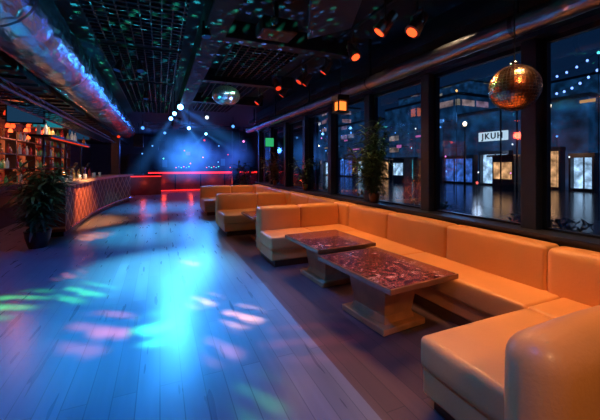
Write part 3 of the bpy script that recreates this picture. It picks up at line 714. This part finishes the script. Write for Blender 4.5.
plant(3.25,4.45,.88,1.4,.62,900,'potted_plant','tall bushy green plant in brown pot on the window ledge','potgold','leaf',.09,.16,.27,.04,.12,-.10)
plant(2.9,12.2,0,1.7,.6,220,'potted_palm','palm in a brown pot by the far window corner','potgold','leaf',.2,.45,.5,.06)
plant(3.26,7.25,.88,.85,.36,200,'potted_plant','small plant in brown pot on the window ledge','potgold','leaf',.07,.15,.22,.04,.11,-.06)
plant(3.22,9.4,.88,1.05,.6,300,'potted_plant','small leafy plant with reddish light on the window ledge','potgold','leaf',.07,.15,.30,.05,.13,-.16)
y,z,x=4.5,2.46,2.64
t=thing('amber_lantern','square black hanging lantern glowing amber near the windows','lantern',(x,y,z),'amber lanterns')
boxes('lantern_frame',[(x+a,y+b,z,.02,.02,.24) for a in(-.08,.08) for b in (-.08,.08)]+[(x,y,z+.10,.2,.2,.09),(x,y,z-.12,.2,.2,.03)],'black',t,center=(x,y,z))
boxes('glow_panel',[(x,y,z-.03,.13,.13,.14)],'amber',t)
rods('cord',[((x,y,z+.13),(x,y,3.4),.006)],'black',t,(x,y,z+.2),6)
t=thing('light_box','small green glowing light box hung by the far window','light box',(3.1,9.6,2.1))
boxes('casing',[(3.1,9.6,2.2,.3,.06,.3)],'black',t); boxes('screen',[(3.1,9.565,2.2,.26,.01,.26)],'greenglow',t); rods('bracket',[((3.1,9.6,2.34),(3.1,9.6,2.97),.01)],'black',t,(3.1,9.6,2.5),6)
# ------------------------------------------------ exterior
GZ=-.3
struct(tag(boxes('ground',[(43.5,30,GZ-.05,80,110,.1)],'asphalt'),'dark wet pavement outside the windows','pavement'))
bd=[(27,6,12,8,'a',.12,(1,.6,.3)),(27,18,11,6.5,'b',.14,(.4,.7,1)),(28,30,12,9,'c',.2,(1,.7,.4)),(27,43,13,8,'d',.2,(.4,.6,1)),(28,58,15,12,'e',.2,(1,.65,.35)),(27,-7,13,8,'f',.15,(.5,.7,1)),(45,25,16,12,'g',.1,(.6,.7,1)),(48,48,18,16,'h',.18,(1,.7,.5)),(46,2,16,11,'i',.1,(.5,.7,1)),(30,76,18,14,'j',.2,(.8,.6,1))]
for (x,y,wd,h,c,lit,col) in bd:
    t=thing('building','dark blue modern night building with strips of lit windows','building',(x+3,y,GZ),'night buildings')
    boxes('building_body',[(x+3,y,GZ+h/2,6,wd-.3,h)],facade('facade_'+c,ord(c),lit,col),t)
    boxes('parapet',[(x+3,y,GZ+h+.15,6.0,wd-.1,.3)],'column',t)
def glassfront(name,col,s):
    m,nt,out=newmat(name); mth=mk_mth(nt)
    tc=nt.nodes.new('ShaderNodeTexCoord'); n=nt.nodes.new('ShaderNodeTexNoise'); n.inputs['Scale'].default_value=2.2; n.inputs['Detail'].default_value=4; L(nt,tc.outputs['Object'],n.inputs['Vector'])
    e=nt.nodes.new('ShaderNodeEmission'); e.inputs[0].default_value=(*col,1); L(nt,mth('MULTIPLY',mth('POWER',n.outputs['Fac'],2.2),s*4.5),e.inputs[1]); L(nt,e.outputs[0],out.inputs[0]); return m
gA=glassfront('cool_shop_interior',(.45,.7,1),1.0); gB=glassfront('warm_shop_interior',(1,.5,.22),.8); gC=glassfront('teal_shop_interior',(.05,.45,.6),.6); gD=glassfront('blue_shop_interior',(.06,.2,.8),.6)
def shop(y,w,mat,h=3.0,x=26.2):
    t=thing('shopfront','modern glass shopfront glowing across the street','shopfront',(x,y,GZ),'lit shopfronts')
    boxes('shop_frame',[(x+.1,y,GZ+h+.15,.6,w+.3,.3)]+[(x+.1,y+s*(w/2+.06),GZ+h/2,.6,.12,h) for s in(-1,1)],'column',t,center=(x,y,GZ+1))
    boxes('display_window',[(x+.25,y,GZ+h/2+.1,.1,w,h-.2)],mat,t)
    n=max(2,int(w/1.1))
    boxes('window_mullion',[(x+.15,y-w/2+w*i/n,GZ+h/2,.1,.06,h) for i in range(1,n)]+[(x+.15,y,GZ+.1,.1,w,.2)],'frame',t,center=(x,y,GZ+1))
for y,w,m,h in [(18.9,2.4,gA,2.7),(22.6,3.4,gD,2.4),(26.2,2.6,gB,2.3),(14.7,1.5,gB,2.8),(12.6,1.2,gA,2.3),(30,3.2,gC,2.4),(34.2,3,gB,2.2),(38.4,3,gA,2.3),(43,4,gD,2.6),(48,4,gA,2.2),(55,5,gB,2.6),(63,5,gC,2.8)]: shop(y,w,m,h)
# small lit kiosks in the plaza
for (x,y,m) in [(22.5,15.6,gB),(21.5,25.5,gA),(23,33,gC)]:
    t=thing('kiosk','small flat-roofed street kiosk with glowing glass front','kiosk',(x,y,GZ),'street kiosks')
    boxes('kiosk_body',[(x+.5,y,GZ+1.2,1.0,1.6,2.4)],'column',t); boxes('display_window',[(x-.04,y,GZ+1.4,.06,1.3,1.2)],m,t); boxes('roof',[(x+.4,y,GZ+2.46,1.5,2.0,.12)],'frame',t)
for k in range(18):
    y=12+k*3.0+random.uniform(-.4,.4); z=random.uniform(3.5,6.8); wd=random.uniform(.5,2.0); i=random.choice([1,5,5,1,4,2,0,3])
    if 16.3<y<21.2: continue
    x=25.6
    t=thing('neon_sign','plain glowing %s neon strip on a dark bracket outside'%['red','blue','magenta','white','amber','teal'][i],'neon sign',(x,y,z),'street neon strips')
    boxes('neon_strip',[(x,y,z,.08,wd,random.choice([.12,.2,.35]))],'neon%d'%i,t); boxes('bracket',[(x+.7,y,z,1.35,.08,.08)],'frame',t)
def sign(y,z,w,h,text,x=25.9):
    t=thing('shop_sign','white glowing rectangular shop sign with dark letters','sign',(x,y,z))
    boxes('sign_board',[(x+.1,y,z,.12,w,h)],'signwhite',t); boxes('bracket',[(x+.6,y,z,.9,.1,.1)],'frame',t)
    cu=bpy.data.curves.new('lettering','FONT'); cu.body=text; cu.size=h*.9; cu.align_x='CENTER'; cu.align_y='CENTER'; cu.extrude=.02; cu.offset=.012; cu.space_character=1.25
    o=bpy.data.objects.new('tmp',cu); C.objects.link(o); dg=bpy.context.evaluated_depsgraph_get(); me=bpy.data.meshes.new_from_object(o.evaluated_get(dg)); bpy.data.objects.remove(o)
    me.materials.clear()
    q=mkobj('lettering',me,t,(x-.0,y,z),['signdark']); q.rotation_euler=(math.pi/2,0,-math.pi/2)
sign(18.9,3.95,2.6,.78,'JKUH')
for (x,y) in [(16,9),(18,15),(20,27),(20,40),(14,4.5)]:
    t=thing('street_lamp','tall dark street lamp with warm glowing head','street lamp',(x,y,GZ),'street lamps')
    rods('pole',[((x,y,GZ),(x,y,GZ+4.3),.06,.04)],'frame',t,(x,y,GZ),10)
    lathed('lamp_head',[(.05,0),(.12,.1),(.12,.2),(.03,.3)],'lampglow',t,(x,y,GZ+4.3),16)
for k,(x,y0,y1,z) in enumerate([(20,8.5,14,7.4),(18.5,8,12,6.2),(19,35,50,6.5)]):
    t=thing('string_lights','drooping string of small blue-white bulbs over the street','string lights',(x,y0,z),'street string lights')
    pts=[(x,y0+(y1-y0)*i/12,z-1.0*math.sin(math.pi*i/12)) for i in range(13)]
    rods('cable',[(pts[i],pts[i+1],.012) for i in range(12)]+[((x,y0,GZ),(x,y0,z),.05),((x,y1,GZ),(x,y1,z),.05)],'frame',t,(x,y0,z),6)
    for p_ in pts[1:-1]: lathed('bulb',[(.02,0),(.06,.05),(.04,.11),(.01,.13)],'bulb',t,(p_[0],p_[1],p_[2]-.14),8)
cols=['red','blue','magenta','white','amber','teal']
for k in range(50):
    y=random.uniform(5,55); x=random.uniform(9,24.5) ; h=random.choice([1.2,2.2,3.0,3.6,4.8,5.6]); i=random.randrange(6)
    if abs((x/y)-1.386)<.12 and h>2.5: h=1.2
    t=thing('pole_lantern','thin pole with small round %s glowing lantern outside'%cols[i],'lantern',(x,y,GZ),'coloured pole lanterns')
    rods('pole',[((x,y,GZ),(x,y,GZ+h),.014)],'frame',t,(x,y,GZ),6)
    rr=(.03+.025*random.random())*(1+y/40)
    lathed('globe',[(rr*.3,0),(rr,rr),(rr,rr*1.3),(rr*.3,rr*2.2)],'glow%d'%i,t,(x,y,GZ+h),10)
for k in range(5):
    y=1.0+k*3.2
    t=thing('terrace_planter','dark rectangular terrace planter with clipped shrub outside','planter',(7.5,y,GZ),'terrace planters')
    boxes('planter_box',[(7.5,y,GZ+.22,.5,1.6,.44)],'column',t,bevel=.02)
    bm=bmesh.new()
    for i in range(160):
        leafmesh(bm,(random.uniform(-.2,.2),random.uniform(-.75,.75),random.uniform(-.05,.2)),(random.uniform(-1,1),random.uniform(-1,1),random.uniform(0,1)),.2,.05,.8,3)
    me=bpy.data.meshes.new('shrub'); bm.to_mesh(me); bm.free(); mkobj('shrub',me,t,(7.5,y,GZ+.48),['leafd'])
point((14,12,4),(.1,.4,1),120,.3); point((18,24,5),(.1,.4,1),220,.3); point((24,18.8,2.4),(.6,.75,1),60,.3); point((18,42,5),(.15,.4,1),350,.3); point((24,13.6,2.5),(1,.5,.25),60,.3)
# ------------------------------------------------ world + camera
w=bpy.data.worlds.new('night'); scene.world=w; w.use_nodes=True
bg=w.node_tree.nodes['Background']; bg.inputs[0].default_value=(.004,.020,.065,1); bg.inputs[1].default_value=.65
cam=bpy.data.cameras.new('camera'); co=bpy.data.objects.new('camera',cam); C.objects.link(co)
cam.sensor_width=36; cam.lens=36*325/600; cam.shift_y=-45/600; cam.clip_end=300; cam.clip_start=.05
co.location=(0,0,1.5); co.rotation_euler=(math.pi/2,0,-math.atan(140/325))
scene.camera=co
